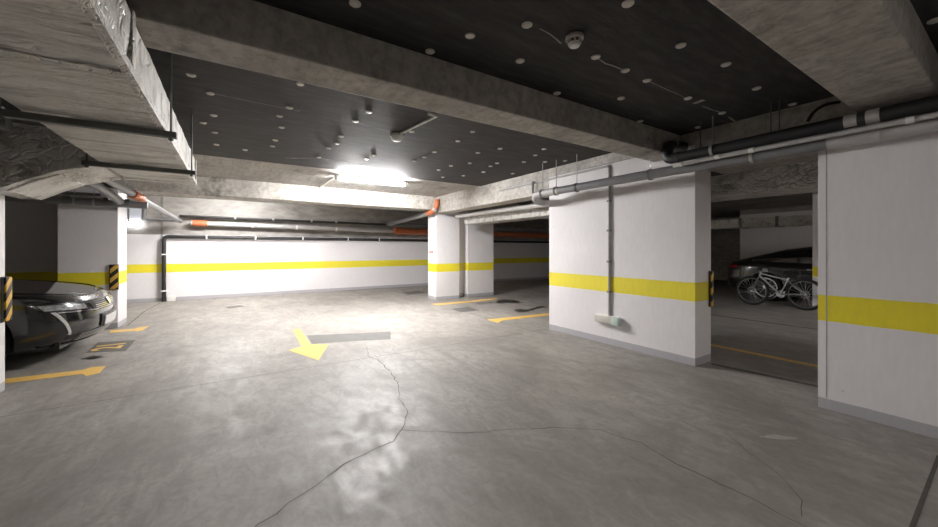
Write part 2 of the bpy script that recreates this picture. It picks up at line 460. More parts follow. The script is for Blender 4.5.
# floor drains
def drain(px, label):
    q = F(*px); c = sum(q, Vector()) / 4
    t = thing('floor_drain', label, 'drain', c, 0, 'floor drain covers')
    bm = new(); ribbon(bm, q + [q[0]], .05, .001, step=9)
    obj('frame', bm, 'tile', t, smooth=False)
    obj('cover', slab_poly(new(), [c + (p - c) * .86 for p in q], 0, .0025), 'patch', t, smooth=False)
drain([(452, 309), (468, 306.8), (479, 310.2), (461, 312.3)], 'square floor drain cover in front of the twin pillars')
drain([(402, 292.4), (419, 290.6), (427, 292.6), (408, 294.8)], 'dark floor drain cover near the back wall left of the pillar')
drain([(226, 307), (240, 305.4), (244, 306.6), (229, 308.4)], 'small floor drain slot on the floor before the back wall')

# ------------------------------------------------------------------ insulated ceiling bays
def board(y0, y1, label, discs, x0=-6.7, x1=WX1):
    b = tag(obj('insulation_board', bx(x0, x1, y0, y1, ZI, ZC), 'insul', smooth=False, origin=Vector((0, (y0 + y1) / 2, ZI))), label, 'insulation', 'ceiling insulation boards')
    for u, v in discs:
        p = onz(u, v, ZI)
        if not (y0 + .03 < p.y < y1 - .03) or p.x > x1 - .03: continue
        a = lathe(new(), [(.012, -.011), (.026, -.010), (.031, -.006), (.031, .001)], Matrix.Translation(p), 14)
        obj('fixing_disc', a, 'dim_white', b)
    return b
near = [(527, 24.4), (520, 60.4), (628, 3), (595.7, 56.5), (625.3, 70), (557, 93), (621, 98), (430, 51), (680.8, 45), (647, 80), (726, 64), (756.6, 88), (792.5, 104),
        (688, 98), (722, 112.7), (698, 127), (752.5, 126), (806, 115.5), (640, 121), (355, 3), (620, -25), (440, -10), (470, 35)]
far = [(191, 74.6), (210, 93), (213.5, 115), (203, 122.5), (214.6, 132), (216.4, 144.4), (289.6, 107.4), (279.6, 115.7), (281.6, 127), (275.3, 140), (272.5, 146), (245, 149.6),
       (368.8, 111.4), (355.7, 121), (341, 136), (337.4, 143.3), (329, 148), (300, 83.5), (318.8, 157), (374, 155), (366.6, 159), (411.8, 131.3), (434.6, 151.6), (424.3, 157),
       (414.4, 160.7), (458, 140.7), (451, 165.6), (438.7, 169.7), (443, 177), (472.7, 131.3), (500, 148.4), (478, 152.6), (535.3, 155), (544, 148.8), (544.9, 161.7), (565, 160.5),
       (524, 161.7), (512.7, 173.4), (490.6, 166), (483.5, 171.8), (463.5, 175.5), (497, 163), (470, 163)]
bn = board(.765, 2.22, 'black insulation board on the ceiling bay nearest the viewer', near)
bf = board(2.53, 6.25, 'black insulation board on the ceiling bay before the bright lamp', far)
board(-1.8, .365, 'black insulation board at top right corner beyond the wide beam', [(935, 20), (925, -10)])
board(3, 8.2, 'black insulation board over the dark bays on the right', [], 4.66, 7.6)
def smear(b, px, w):
    q = [onz(u, v, ZI) for u, v in px]; bm = new()
    ribbon(bm, q, w, ZI - .0040, jag=w * .35, step=.05); obj('foam_smear', bm, 'foam', b, smooth=False)
smear(bn, [(597, 57), (606, 63), (616, 67), (624, 70)], .012)
smear(bn, [(647, 80), (662, 87), (676, 93), (686, 98)], .007)
smear(bn, [(693, 103), (704, 99.5)], .045)
smear(bn, [(702, 106), (720, 112)], .012)
smear(bn, [(728, 117), (738, 123), (750, 125.5)], .018)
smear(bn, [(540, 28), (549, 33), (561, 43)], .010)
smear(bf, [(208, 92), (250, 101), (300, 111)], .007)
smear(bf, [(285, 158), (320, 158), (366, 166)], .02)
smear(bf, [(352, 121), (420, 140)], .004)

# ------------------------------------------------------------------ lamps
def ceiling_light(x, y, z, half, label, mat, along_x=True):
    t = thing('ceiling_light', label, 'lamp', (x, y, z), 0, 'fluorescent ceiling lamps')
    L = half
    obj('housing', bx(x - L, x + L, y - .06, y + .06, z - .045, z, bev=.01), 'white', t)
    obj('diffuser', bx(x - L + .03, x + L - .03, y - .05, y + .05, z - .095, z - .045, bev=.015), mat, t)
    for s in (-1, 1):
        obj('end_cap', bx(x + s * L - .028, x + s * L + .028, y - .062, y + .062, z - .10, z - .02, bev=.008), 'white', t)
    return t
ceiling_light(2.16, 6.66, ZC, .64, 'lit fluorescent batten lamp glaring on the ceiling before the pale beam', 'tube')
ceiling_light(-0.1, -1.0, ZC, .64, 'added fluorescent fill lamp behind the viewer', 'fill_behind')  # unseen lamp added as fill for the near walls
tag(obj('lamp_conduit', tb([(1.53, 8.19, 2.30), (1.53, 8.19, 2.60), (1.53, 6.62, 2.60)], .012, rad=.03, seg=8), 'white'), 'white cable conduit from the lamp down over the pale beam', 'conduit')

ceiling_light(0.0, 10.2, ZC, .64, 'fluorescent batten lamp hidden behind the pale beam lighting the back wall', 'tube_back')
ceiling_light(9.4, -1.6, ZC, .64, 'added fluorescent fill lamp over the far parking row', 'fill_far')  # unseen lamp added to brighten the bicycle and the far foil duct
# smoke detector
p = onz(574.5, 36, ZI)
t = thing('smoke_detector', 'round white slotted smoke detector on the nearest black ceiling', 'smoke detector', (p.x, p.y, ZI))
T = Matrix.Translation(p)
obj('base', lathe(new(), [(.048, .0), (.055, -.004), (.055, -.022), (.050, -.026)], T, 28), 'dim_white', t)
obj('slots', lathe(new(), [(.036, -.026), (.036, -.046), (.02, -.048)], T, 20), 'dark_steel', t)
for k in range(8):
    a = 2 * PI * k / 8; c = p + Vector((math.cos(a) * .041, math.sin(a) * .041, 0))
    obj('rib', tb([c + Vector((0, 0, -.024)), c + Vector((-math.cos(a) * .006, -math.sin(a) * .006, -.050))], .006, seg=6), 'dim_white', t)
obj('cap', lathe(new(), [(.040, -.046), (.040, -.050), (.030, -.064), (.010, -.068)], T, 24), 'white', t)
# dome detector with conduit
p = onz(397, 134, ZI); p2 = onz(437, 114.5, ZI)
t = thing('ceiling_detector', 'white dome detector under the black ceiling left of the conduit', 'detector', (p.x, p.y, ZI)); T = Matrix.Translation(p)
obj('base', lathe(new(), [(.075, .0), (.082, -.01), (.08, -.03), (.07, -.034)], T, 28), 'dim_white', t)
obj('dome', lathe(new(), [(.072, -.034), (.064, -.058), (.042, -.078), (.012, -.085)], T, 28), 'white', t)
dirv = (p - p2).normalized()
bm = tb([Vector((p2.x, p2.y, ZI - .014)), Vector((p.x, p.y, ZI - .014)) - dirv * .075], .013, seg=8)
c = tag(obj('cable_conduit', bm, 'white'), 'white cable conduit on the ceiling leading to the dome detector', 'conduit')
obj('end_sleeve', tb([Vector((p2.x, p2.y, ZI - .016)), Vector((p2.x, p2.y, ZI - .016)) - Vector((dirv.y, -dirv.x, 0)) * .10], .016, seg=8), 'white', c)

# ------------------------------------------------------------------ foil ducts
def foil_grid(sections, amp, nx=6, seed=0, sub=3):
    """loft closed rectangular sections given as 4 corners; every side subdivided and crumpled"""
    bm = new(); rings = []
    full = []
    for a, b in zip(sections, sections[1:]):
        for k in range(sub): full.append([Vector(p).lerp(Vector(q), k / sub) for p, q in zip(a, b)])
    full.append([Vector(p) for p in sections[-1]])
    for s in full:
        ring = []
        for i in range(4):
            a, b = s[i], s[(i + 1) % 4]
            for k in range(nx):
                p = a.lerp(b, k / nx)
                corner = .35 if k == 0 else 1
                d = noise.noise_vector(p * 4.3 + Vector((seed, 0, 0))) * amp + noise.noise_vector(p * 12 + Vector((0, seed, 0))) * amp * .5
                ring.append(bm.verts.new(p + d * corner))
        rings.append(ring)
    n = nx * 4
    for a, b in zip(rings, rings[1:]):
        for k in range(n): bm.faces.new((a[k], a[(k + 1) % n], b[(k + 1) % n], b[k]))
    bm.faces.new(rings[0][::-1]); bm.faces.new(rings[-1])
    return bm
def rect_y(x0, x1, z0, z1, y): return [(x0, y, z0), (x1, y, z0), (x1, y, z1), (x0, y, z1)]
DX0, DX1, DZ0, DZ1 = -1.0, -.385, 2.072, 2.345
t = thing('ventilation_duct', 'large foil-wrapped rectangular duct overhead at left', 'duct', (-.7, 2, DZ0))
secs = [rect_y(DX0, DX1, DZ0, DZ1, -1.7 + 7.12 * k / 40) for k in range(41)]
obj('foil_jacket', foil_grid(secs, .014, 12, 3), 'foil', t)
bm = new()
for k in range(40):
    y0 = -1.6 + k * .174
    z = random.uniform(-.004, .004)
tp = [rect_y(DX1 - .022, DX1 + .012, DZ0 - .010, DZ0 + .028, -1.6 + 6.95 * k / 30) for k in range(31)]
e = obj('edge_tape', foil_grid(tp, .006, 2, 9), 'tape', t); e['label'] = 'bright crinkled foil tape along the duct edge'
for y in (2.17, .4):
    f = obj('joint_band', foil_grid([rect_y(DX0 - .012, DX1 + .012, DZ0 - .012, DZ1 + .006, y - .03), rect_y(DX0 - .014, DX1 + .014, DZ0 - .014, DZ1 + .006, y), rect_y(DX0 - .012, DX1 + .012, DZ0 - .012, DZ1 + .006, y + .03)], .004, 8, 5), 'foil2', t)
f = obj('end_tape', foil_grid([rect_y(DX0 - .008, DX1 + .012, DZ0 - .010, DZ1 + .004, 5.33), rect_y(DX0 - .008, DX1 + .012, DZ0 - .010, DZ1 + .004, 5.425)], .004, 8, 2), 'tape', t)
# branch
t = thing('branch_duct', 'crumpled dull foil branch duct sagging below the large duct at left', 'duct', (-1.3, 5, 1.8))
def rect_x(x, zb, zt, y0=4.6, y1=5.4): return [(x, y0, zb), (x, y1, zb), (x, y1, zt), (x, y0, zt)]
prof = [(-1.03, 2.06, 2.34), (-1.15, 2.02, 2.34), (-1.31, 1.97, 2.345), (-1.47, 1.885, 2.35), (-1.61, 1.80, 2.35), (-1.765, 1.79, 2.35)]
obj('foil_jacket', foil_grid([rect_x(*q) for q in prof], .016, 9, 11, 4), 'foil2', t)
sl = [[(x, 4.7, z - .012), (x, 5.36, z - .012), (x, 5.36, z + .004), (x, 4.7, z + .004)] for x, z, _ in prof[2:5]]
f = obj('foil_patch', foil_grid(sl, .006, 4, 4), 'foil', t); f['label'] = 'smooth bright sloping underside'
# hangers
def duct_hanger(y, label):
    t = thing('duct_hanger', label, 'duct hanger', (-.69, y, DZ0 - .05), 0, 'duct hangers')
    bm = new(); box(bm, DX0 - .1, -.315, y - .022, y + .022, DZ0 - .052, DZ0 - .012, bev=.004)
    obj('channel', bm, 'dark_steel', t)
    for x in (-.345, DX0 - .07):
        r = obj('rod', tb([(x, y, DZ0 - .07), (x, y, ZI)], .006, seg=8), 'dark_steel', t)
        obj('nut', lathe(new(), [(.014, 0), (.014, .014)], Matrix.Translation((x, y, DZ0 - .066)), 6), 'dark_steel', r)
duct_hanger(3.05, 'dark steel channel and rods under the large foil duct, nearer of two')
duct_hanger(4.44, 'dark steel channel and rods under the duct end, farther of two')
# ducts beyond the right girder
t = thing('ventilation_duct', 'foil-wrapped duct running behind the white wall panel', 'duct', (5.2, 3, 1.93))
secs = [rect_y(4.98, 5.5, 1.94, 2.20, -3 + 11 * k / 30) for k in range(31)]
obj('foil_jacket', foil_grid(secs, .012, 6, 6), 'foil2', t)
bm = foil_grid([rect_y(4.96, 5.1, 1.935, 2.10, 3.6 + 4.3 * k / 16) for k in range(17)], .014, 4, 7)
f = obj('bright_foil', bm, 'tape', t); f['label'] = 'shiny crinkled foil along the side by the twin pillars'
t = thing('ventilation_duct', 'farther foil duct above the bicycle seen through right opening', 'duct', (10.9, 3, 1.83))
secs = [rect_y(10.9, 11.3, 1.845, 2.075, -1 + 8 * k / 24) for k in range(25)]
obj('foil_jacket', foil_grid(secs, .018, 5, 8), 'tape', t)
for k in range(4): obj('joint_band', foil_grid([rect_y(10.885, 11.31, 1.835, 2.085, 2.6 + k * .75), rect_y(10.885, 11.31, 1.835, 2.085, 2.66 + k * .75)], .004, 4, k), 'dark_steel', t)

# ------------------------------------------------------------------ pipes
def pipe(name, pts, r, mat, label, rad=.12, cat='pipe', seg=16, group=None):
    return tag(obj(name, tb(pts, r, seg=seg, rad=rad), mat), label, cat, group)
def sleeve(o, a, b, r, mat, name='coupling', label=None):
    s = obj(name, tb([a, b], r, seg=16), mat, o)
    if label: s['label'] = label
    return s
V = Vector
# right run
gp = pipe('drain_pipe', [(3.95, -3.5, 2.13), (3.95, 4.16, 2.145), (3.95, 4.2, 2.145)], .054, 'pvc', 'grey plastic drain pipe running along the white wall panels', 0)
for y0, y1, m_ in ((.62, .90, 'pvc_light'), (-.05, .02, 'pvc_light'), (.1, .16, 'pvc_light')): sleeve(gp, V((3.95, y0, 2.137)), V((3.95, y1, 2.137)), .060, m_)
sleeve(gp, V((3.95, -3.4, 2.131)), V((3.95, .62, 2.137)), .0555, 'pvc_light', 'pale_section', 'paler grey stretch of pipe')
sleeve(gp, V((3.95, 3.75, 2.144)), V((3.95, 4.22, 2.145)), .0565, 'pvc_light', 'end_sleeve')
obj('elbow', tb([(3.95, 4.15, 2.145), (3.95, 4.24, 2.13), (4.02, 4.32, 2.08), (4.2, 4.4, 2.06), (4.66, 4.42, 2.07)], .052, rad=.08), 'pvc_light', gp)
pipe('drain_pipe', [(4.74, 4.1, 2.10), (4.74, 7.95, 2.13)], .05, 'pvc_light', 'grey pipe under the girder ending beside the twin pillars', 0)
bp = pipe('insulated_pipe', [(3.93, -3.5, 2.285), (3.93, 2.06, 2.262)], .052, 'black', 'thick black insulated pipe above the grey drain pipe', 0)
obj('elbow', tb([(3.93, 2.03, 2.262), (3.93, 2.17, 2.262), (3.95, 2.165, 2.42), (4.2, 2.13, 2.43)], .056, rad=.12), 'black', bp)
e = sleeve(bp, V((4.02, 2.14, 2.43)), V((4.3, 2.13, 2.43)), .042, 'dim_white', 'stub', 'pale stub entering the girder')
for u, v in ((851.4, 119), (873.6, 114)):
    q = onx(u, v, 3.93); sleeve(bp, V((3.93, q.y - .035, 2.270)), V((3.93, q.y + .035, 2.270)), .0545, 'band_tape', 'tape_band', 'pale grey tape wrap')
wp = pipe('water_pipe', [(3.84, -3.5, 2.185), (3.84, 2.04, 2.165)], .018, 'pvc_light', 'thin pale grey pipe in front of the black insulated pipe', 0, seg=10)
sleeve(wp, V((3.84, 1.96, 2.165)), V((3.84, 2.05, 2.165)), .024, 'white', 'end_cap')
for y in (1.35, .45, 1.62): sleeve(wp, V((3.84, y, 2.170)), V((3.84, y + .04, 2.170)), .023, 'white', 'clip')
def hanger(x, y, z, r, top, label, mat='steel'):
    t = thing('pipe_clamp', label, 'pipe clamp', (x, y, z), 0, 'pipe clamps on the right pipes')
    T = Matrix.Translation((x, y, z)) @ Matrix.Rotation(PI / 2, 4, 'X')
    bm = new()
    lathe(bm, [(r + .002, -.013), (r + .008, -.013), (r + .008, .013), (r + .002, .013)], T, 24, True)
    obj('ring', bm, mat, t)
    obj('rod', tb([(x, y, z + r + .004), (x, y, top)], .006, seg=8), 'steel', t)
hanger(3.95, 4.08, 2.145, .057, ZI, 'steel clamp at the far end of the grey drain pipe', 'dark_steel')
hanger(3.95, 3.80, 2.144, .057, ZI, 'second dark clamp from the far end of the grey drain pipe', 'dark_steel')
hanger(3.95, 3.42, 2.142, .054, ZI, 'dark clamp with rod on the grey pipe over the white panel', 'dark_steel')
hanger(3.955, 2.37, 2.140, .054, 2.355, 'clamp on the grey pipe under the end of the long beam', 'dark_steel')
hanger(3.93, 1.72, 2.264, .052, ZI, 'bright clamp with long rod on the black pipe near its bend')
hanger(3.95, 1.40, 2.138, .054, 2.20, 'clamp on the grey pipe above the right opening')
hanger(3.93, .22, 2.27, .052, ZI, 'bright clamp with short rod on the black pipe over the near wall')
for y in (1.86, 1.28, 1.22): obj('hanger_rod', tb([(3.99, y, 2.30), (3.99, y, ZI)], .005, seg=8), 'dark_steel', bp)
# dark cable loop under the ceiling at the wide beam
pipe('cable', [onx(808, 121, 4.0), onx(814, 111, 4.05), onx(826, 104, 4.1), onx(840, 102, 4.15)], .012, 'black', 'dark cable looping from the ceiling behind the black pipe', .05, 'cable', 8)
# wall conduit and emergency lamp
yc = onx(610, 300, WX1).y
cd = pipe('cable_conduit', [(WX1 - .018, 5.6, 2.42), (WX1 - .018, yc, 2.43), (WX1 - .018, yc, .395)], .0165, 'pvc_light', 'grey cable conduit dropping down the white panel to the low lamp', .04, 'conduit', 10)
for z in (1.95, 1.55, 1.13, .72): obj('clip', bx(WX1 - .04, WX1, yc - .024, yc + .024, z - .012, z + .012), 'pvc', cd)
t = thing('emergency_lamp', 'small boxy emergency lamp low on the white panel below the conduit', 'lamp', (WX1, 3.17, .28))
obj('back_box', bx(WX1 - .05, WX1, 2.985, 3.355, .285, .40, bev=.01), 'white', t)
obj('cover', bx(WX1 - .085, WX1 - .045, 2.995, 3.345, .295, .39, bev=.015), 'dim_white', t)
obj('end_lens', bx(WX1 - .088, WX1 - .006, 2.965, 3.07, .288, .397, bev=.014), 'green_clear', t)
# stub pipe on the girder
pipe('stub_pipe', [(WX1 - .055, 4.62, 2.44), (WX1 - .055, 4.62, 2.235), (WX1 - .075, 4.40, 2.225)], .016, 'dark_steel', 'short dark bent pipe on the girder left of the white panel', .04, seg=8)
# orange bend at the pillar and grey pipe behind it
ob = pipe('drain_bend', [(4.24, 8.07, 2.52), (4.22, 8.05, 2.36), (4.16, 8.15, 2.22), (4.16, 8.42, 2.20)], .062, 'orange', 'orange drain bend at the top of the notice pillar', .1)
sleeve(ob, V((4.20, 8.08, 2.31)), V((4.18, 8.12, 2.26)), .071, 'band_tape', 'tape_band')
pipe('drain_pipe', [(4.16, 8.40, 2.20), (4.2, 11.25, 2.10)], .06, 'pvc', 'grey pipe running back from the orange bend to the back wall', 0)
pipe('drain_pipe', [(4.3, 11.35, 2.10), (12, 11.35, 2.03)], .07, 'pvc', 'dark grey pipe above the thick orange pipe', 0)
op = pipe('drain_pipe', [(4.5, 11.4, 1.895), (13, 11.4, 1.86)], .10, 'orange', 'thick orange drain pipe along the back wall', 0)
sleeve(op, V((4.42, 11.4, 1.895)), V((4.7, 11.4, 1.894)), .116, 'orange', 'socket')
# back wall pipes
dp = pipe('downpipe', [(-1.46, 11.70, 0), (-1.46, 11.70, 1.61), (13, 11.70, 1.60)], .043, 'black', 'black pipe rising from the floor and along the back wall', .10)
for x in (-.6, .5, 1.7, 3.0, 4.0): obj('clip', bx(x - .015, x + .015, 11.65, 11.80, 1.55, 1.66), 'white', dp)
for z in (.25, 1.15): obj('clip', bx(-1.51, -1.41, 11.65, 11.80, z, z + .03), 'white', dp)
lp = pipe('drain_pipe', [(-.92, 11.6, 1.96), (4.5, 11.6, 1.885)], .055, 'pvc_light', 'pale grey pipe with orange coupling along the back wall', 0)
sleeve(lp, V((-.88, 11.6, 1.96)), V((-.58, 11.6, 1.955)), .078, 'orange', 'coupling', 'orange coupling')
for x in (.4, 1.5, 2.6): sleeve(lp, V((x, 11.6, 1.955 - .0152 * (x + .9))), V((x + .05, 11.6, 1.955 - .0152 * (x + .9))), .064, 'white', 'clip')
up = pipe('water_pipe', [(-1.15, 11.62, 2.13), (4.2, 11.62, 2.105)], .032, 'black', 'thin black pipe highest on the back wall', 0, seg=10)
for x in (0, .9, 1.9, 2.6): sleeve(up, V((x, 11.62, 2.125)), V((x + .05, 11.62, 2.125)), .04, 'steel', 'clip')
pipe('water_pipe', [(-1.85, 11.8, 2.35), (-1.85, 11.8, 2.03), (-1.22, 11.75, 2.02)], .026, 'pvc', 'thin bent grey pipe beside the lit emergency sign', .06, seg=10)
obj('base_block', bx(-1.40, -1.24, 11.66, 11.79, 0, .13, bev=.01), 'white', dp)
# left bay pipes
hp = pipe('drain_pipe', [(-6.7, 8.08, 2.10), (-1.22, 8.08, 2.03)], .057, 'pvc', 'grey pipe crossing in front of the pillar beyond the car', 0)
for x in (-3.0, -2.2, -1.75, -1.5): sleeve(hp, V((x, 8.08, 2.053)), V((x + .06, 8.08, 2.052)), .066, 'dark_steel', 'coupling')
yp = pipe('drain_pipe', [(-1.44, 6.6, 2.235), (-1.34, 8.0, 2.16), (-1.12, 11.5, 1.99)], .05, 'pvc', 'grey pipe with orange coupling receding to the back wall at left', .1)
sleeve(yp, V((-1.355, 7.75, 2.172)), V((-1.32, 8.22, 2.150)), .068, 'orange', 'coupling', 'orange coupling')
pipe('drain_pipe', [(-1.72, 5.9, 2.30), (-1.60, 7.2, 2.18), (-1.55, 7.98, 2.07)], .062, 'pvc', 'grey branch pipe dropping from the duct into the cross pipe', .15)
pipe('water_pipe', [(-6.7, 8.12, 2.20), (-1.8, 8.12, 2.165)], .026, 'pvc', 'thin grey pipe above the cross pipe beyond the car', 0, seg=10)
pipe('drain_pipe', [(-6.7, 4.2, 2.25), (-1.43, 4.2, 2.25)], .055, 'pvc', 'grey pipe end at far left above the branch duct', 0)
def lefthanger(x, label):
    t = thing('pipe_clamp', label, 'pipe clamp', (x, 8.08, 2.05), 0, 'pipe clamps on the left cross pipe')
    T = Matrix.Translation((x, 8.08, 2.09 - .0131 * (x + 5.8))) @ Matrix.Rotation(PI / 2, 4, 'Y')
    obj('ring', lathe(new(), [(.059, -.012), (.066, -.012), (.066, .012), (.059, .012)], T, 20, True), 'steel', t)
    obj('rod', tb([(x, 8.08, 2.11), (x, 8.08, ZC if True else ZI)], .006, seg=8), 'steel', t)
lefthanger(-2.08, 'steel clamp and rod on the cross pipe at the left of the pillar')
lefthanger(-1.86, 'steel clamp and rod on the cross pipe by the branch joint')
# lit emergency sign on the left wall
t = thing('emergency_sign', 'lit white emergency sign high on the wall beside the left pillar', 'sign', (-2.05, 11.84, 1.86))
obj('panel', bx(-2.21, -1.90, 11.79, 11.84, 1.98, 2.28, bev=.006), 'panel', t)
obj('diffuser', bx(-2.22, -1.89, 11.76, 11.84, 1.85, 1.985, bev=.012), 'exit', t)
pipe('cable_conduit', [(-1.58, 8.75, 2.02), (-1.58, 8.75, 1.78)], .014, 'dark_steel', 'short dark conduit on the left pillar corner', 0, 'conduit', 8)

# ------------------------------------------------------------------ signs
def hazard(x0, x1, y0, y1, label, back):
    z0, z1 = .64, 1.04
    t = thing('hazard_strip', label, 'hazard sign', ((x0 + x1) / 2, (y0 + y1) / 2, z0), 0, 'hazard strips on pillar corners')
    obj('striped_face', bx(x0, x1, y0, y1, z0, z1, bev=.003), 'hazard', t)
    obj('backing', bx(*back, z0 - .006, z1 + .006), 'saddle', t)
hazard(-1.700, -1.605, 8.172, 8.186, 'black and yellow hazard strip on the pillar beyond the car', (-1.712, -1.60, 8.184, 8.2))
hazard(-1.765, -1.747, 5.09, 5.195, 'black and yellow hazard strip on the pillar at left edge', (-1.775, -1.763, 5.06, 5.195))
hazard(4.612, 4.655, 2.028, 2.042, 'black and yellow hazard strip beside the right opening', (4.605, 4.658, 2.04, 2.06))
t = thing('notice', 'white notice sheet with red arrow on the pillar', 'sign', (WX1, 8.47, 1.08))
ya, yb = 8.34, 8.66
obj('sheet', bx(WX1 - .006, WX1, ya, yb, 1.08, 1.40), 'sheet', t, smooth=False)
bm = new(); xx = WX1 - .008
def quad(bm, pts): bm.faces.new([bm.verts.new((xx, y, z)) for y, z in pts])
quad(bm, [(yb - .04, 1.205), (ya + .12, 1.205), (ya + .12, 1.235), (yb - .04, 1.235)]); quad(bm, [(ya + .12, 1.18), (ya + .03, 1.22), (ya + .12, 1.26)])
obj('arrow', bm, 'red', t, smooth=False)
for z in (1.30, 1.345, 1.13):
    bm = new(); quad(bm, [(yb - .03, z), (ya + .03, z), (ya + .03, z + .02), (yb - .03, z + .02)])
    obj('print_line', bm, 'pink', t, smooth=False)

# ------------------------------------------------------------------ cars
def interp(tab, x):
    if x <= tab[0][0]: return tab[0][1]
    for (a, fa), (b, fb) in zip(tab, tab[1:]):
        if x <= b: 
            t = (x - a) / (b - a); return fa + (fb - fa) * t
    return tab[-1][1]
class CarShape:
    A, B, N, ZB = 2.375, .93, 7.0, .20
    deck = [(-2.4, .93), (-2.2, .97), (-1.5, .97), (1.0, .935), (1.25, .875), (1.7, .825), (2.0, .785), (2.2, .745), (2.4, .70)]
    fin = [(0, .13), (.1, .06), (.25, .015), (.45, 0), (.62, .01), (.8, .035), (.92, .07), (1, .12)]
    sin_ = [(0, .07), (.1, .03), (.3, .0), (.55, .0), (.75, .004), (.88, .012), (.95, .03), (1, .075)]
    def pt(s, th, v, k=1.0):
        c, n_ = math.cos(th), math.sin(th)
        A = s.A - interp(s.fin, v); B = s.B - interp(s.sin_, v)
        x = A * math.copysign(abs(c) ** (2 / s.N), c) * k; y = B * math.copysign(abs(n_) ** (2 / s.N), n_) * k
        x -= .20 * (y / B) ** 2 * max(-.4, min(1, x / A)) * (abs(x / A) ** 4)
        zt = interp(s.deck, x)
        z = s.ZB + v * (zt - s.ZB)
        if k < 1: z = zt + .055 * (1 - k * k) * (1 if abs(x) < 2.2 else .8)
        return Vector((x, y, z))
    def front(s, y, z, sgn=1):
        x = s.A
        for _ in range(8):
            v = max(0, min(1, (z - s.ZB) / (interp(s.deck, x * sgn) - s.ZB)))
            A = s.A - interp(s.fin, v); B = s.B - interp(s.sin_, v)
            x = A * max(0, 1 - min(.9999, abs(y) / B) ** s.N) ** (1 / s.N)
            x -= .20 * (y / B) ** 2 * (x / A) ** 5 * (1 if sgn > 0 else .4)
        return x * sgn
def car(name, label, loc, rz, bright_rims, group):
    S = CarShape(); t = thing(name, label, 'car', loc, rz, group)
    N = 144; bm = new(); rings = []
    vs = [0, .05, .1, .2, .3, .4, .5, .6, .7, .8, .86, .92, .96, 1]
    rings.append([bm.verts.new((S.pt(2 * PI * i / N, 0).x * .97, S.pt(2 * PI * i / N, 0).y * .95, .19)) for i in range(N)])
    for v in vs: rings.append([bm.verts.new(S.pt(2 * PI * i / N, v)) for i in range(N)])
    for k in (.985, .95, .9, .82, .72, .6, .45, .25, .05): rings.append([bm.verts.new(S.pt(2 * PI * i / N, 1, k)) for i in range(N)])
    for a, b in zip(rings, rings[1:]):
        for i in range(N): bm.faces.new((a[i], a[(i + 1) % N], b[(i + 1) % N], b[i]))
    bm.faces.new(rings[0][::-1]); bm.faces.new(rings[-1])
    body = obj('body', bm, 'car', t, local=True)
    WXs = (1.43, -1.36); R = .335
    cb = new()
    for wx in WXs:
        lathe(cb, [(.385, -1.2), (.385, 1.2)], Matrix.Translation((wx, 0, .335)) @ Matrix.Rotation(PI / 2, 4, 'X'), 40)
    # wheel arches: cut with bmesh boolean through a temporary object
    cme = bpy.data.meshes.new('cut'); bmesh.ops.recalc_face_normals(cb, faces=cb.faces); cb.to_mesh(cme); cb.free()
    co = bpy.data.objects.new('cut', cme); C.objects.link(co)
    co.parent = t
    md = body.modifiers.new('arch', 'BOOLEAN'); md.object = co; md.operation = 'DIFFERENCE'; md.solver = 'EXACT'
    bpy.context.view_layer.update()
    nm = bpy.data.meshes.new_from_object(body.evaluated_get(bpy.context.evaluated_depsgraph_get()))
    body.modifiers.clear(); body.data = nm; bpy.data.objects.remove(co)
    nm.name = 'body'
    obj('underbody', bx(-2.1, 2.1, -.72, .72, .16, .55), 'car_dark', t, local=True)
    # cabin
    roof = [(-2.15, 1.00), (-1.7, 1.15), (-1.2, 1.29), (-.6, 1.375), (0, 1.40), (.3, 1.375), (.7, 1.20), (1.15, .95)]
    def cab(x, j, off=0):
        zr = interp(roof, x) + off; zb = interp(S.deck, x) - .02
        w = .845 - .02 * abs(x) + off
        h = (1 - abs(j) ** 3.2) ** .62 if abs(j) < 1 else 0
        yy = w * j * (1 - .22 * h)
        return Vector((x, yy, zb + (zr - zb) * h))
    def cabgrid(x0, x1, j0, j1, off, nx=26, nj=22):
        bm = new(); g = [[bm.verts.new(cab(x0 + (x1 - x0) * i / nx, j0 + (j1 - j0) * j / nj, off)) for j in range(nj + 1)] for i in range(nx + 1)]
        for i in range(nx):
            for j in range(nj): bm.faces.new((g[i][j], g[i + 1][j], g[i + 1][j + 1], g[i][j + 1]))
        return bm
    obj('glass_house', cabgrid(-2.15, 1.15, -1, 1, 0), 'glass', t, local=True)
    obj('roof', cabgrid(-1.15, .28, -.74, .74, .008), 'car', t, local=True)
    for s in (-1, 1):
        a, b = (.66, .76) if s > 0 else (-.76, -.66)
        obj('roof_pillar', cabgrid(.2, 1.12, a, b, .008, 14, 3), 'car', t, local=True)
        obj('roof_pillar', cabgrid(-2.1, -1.1, a, b, .008, 14, 3), 'car', t, local=True)
        c0, c1 = (.93, 1.0) if s > 0 else (-1.0, -.93)
        obj('window_trim', cabgrid(-1.7, .95, c0, c1, .006, 20, 2), 'chrome', t, local=True)
        m_ = new(); lathe(m_, [(.02, -.05), (.07, -.04), (.085, 0), (.07, .05), (.02, .06)], Matrix.Translation((.72, s * .98, 1.0)) @ Matrix.Rotation(PI / 2, 4, 'Y') @ Matrix.Diagonal((.75, 1.25, 1, 1)), 16)
        tube(m_, [(.74, s * .85, .95), (.73, s * .95, .98)], .02, 8)
        obj('wing_mirror', m_, 'car', t, local=True)
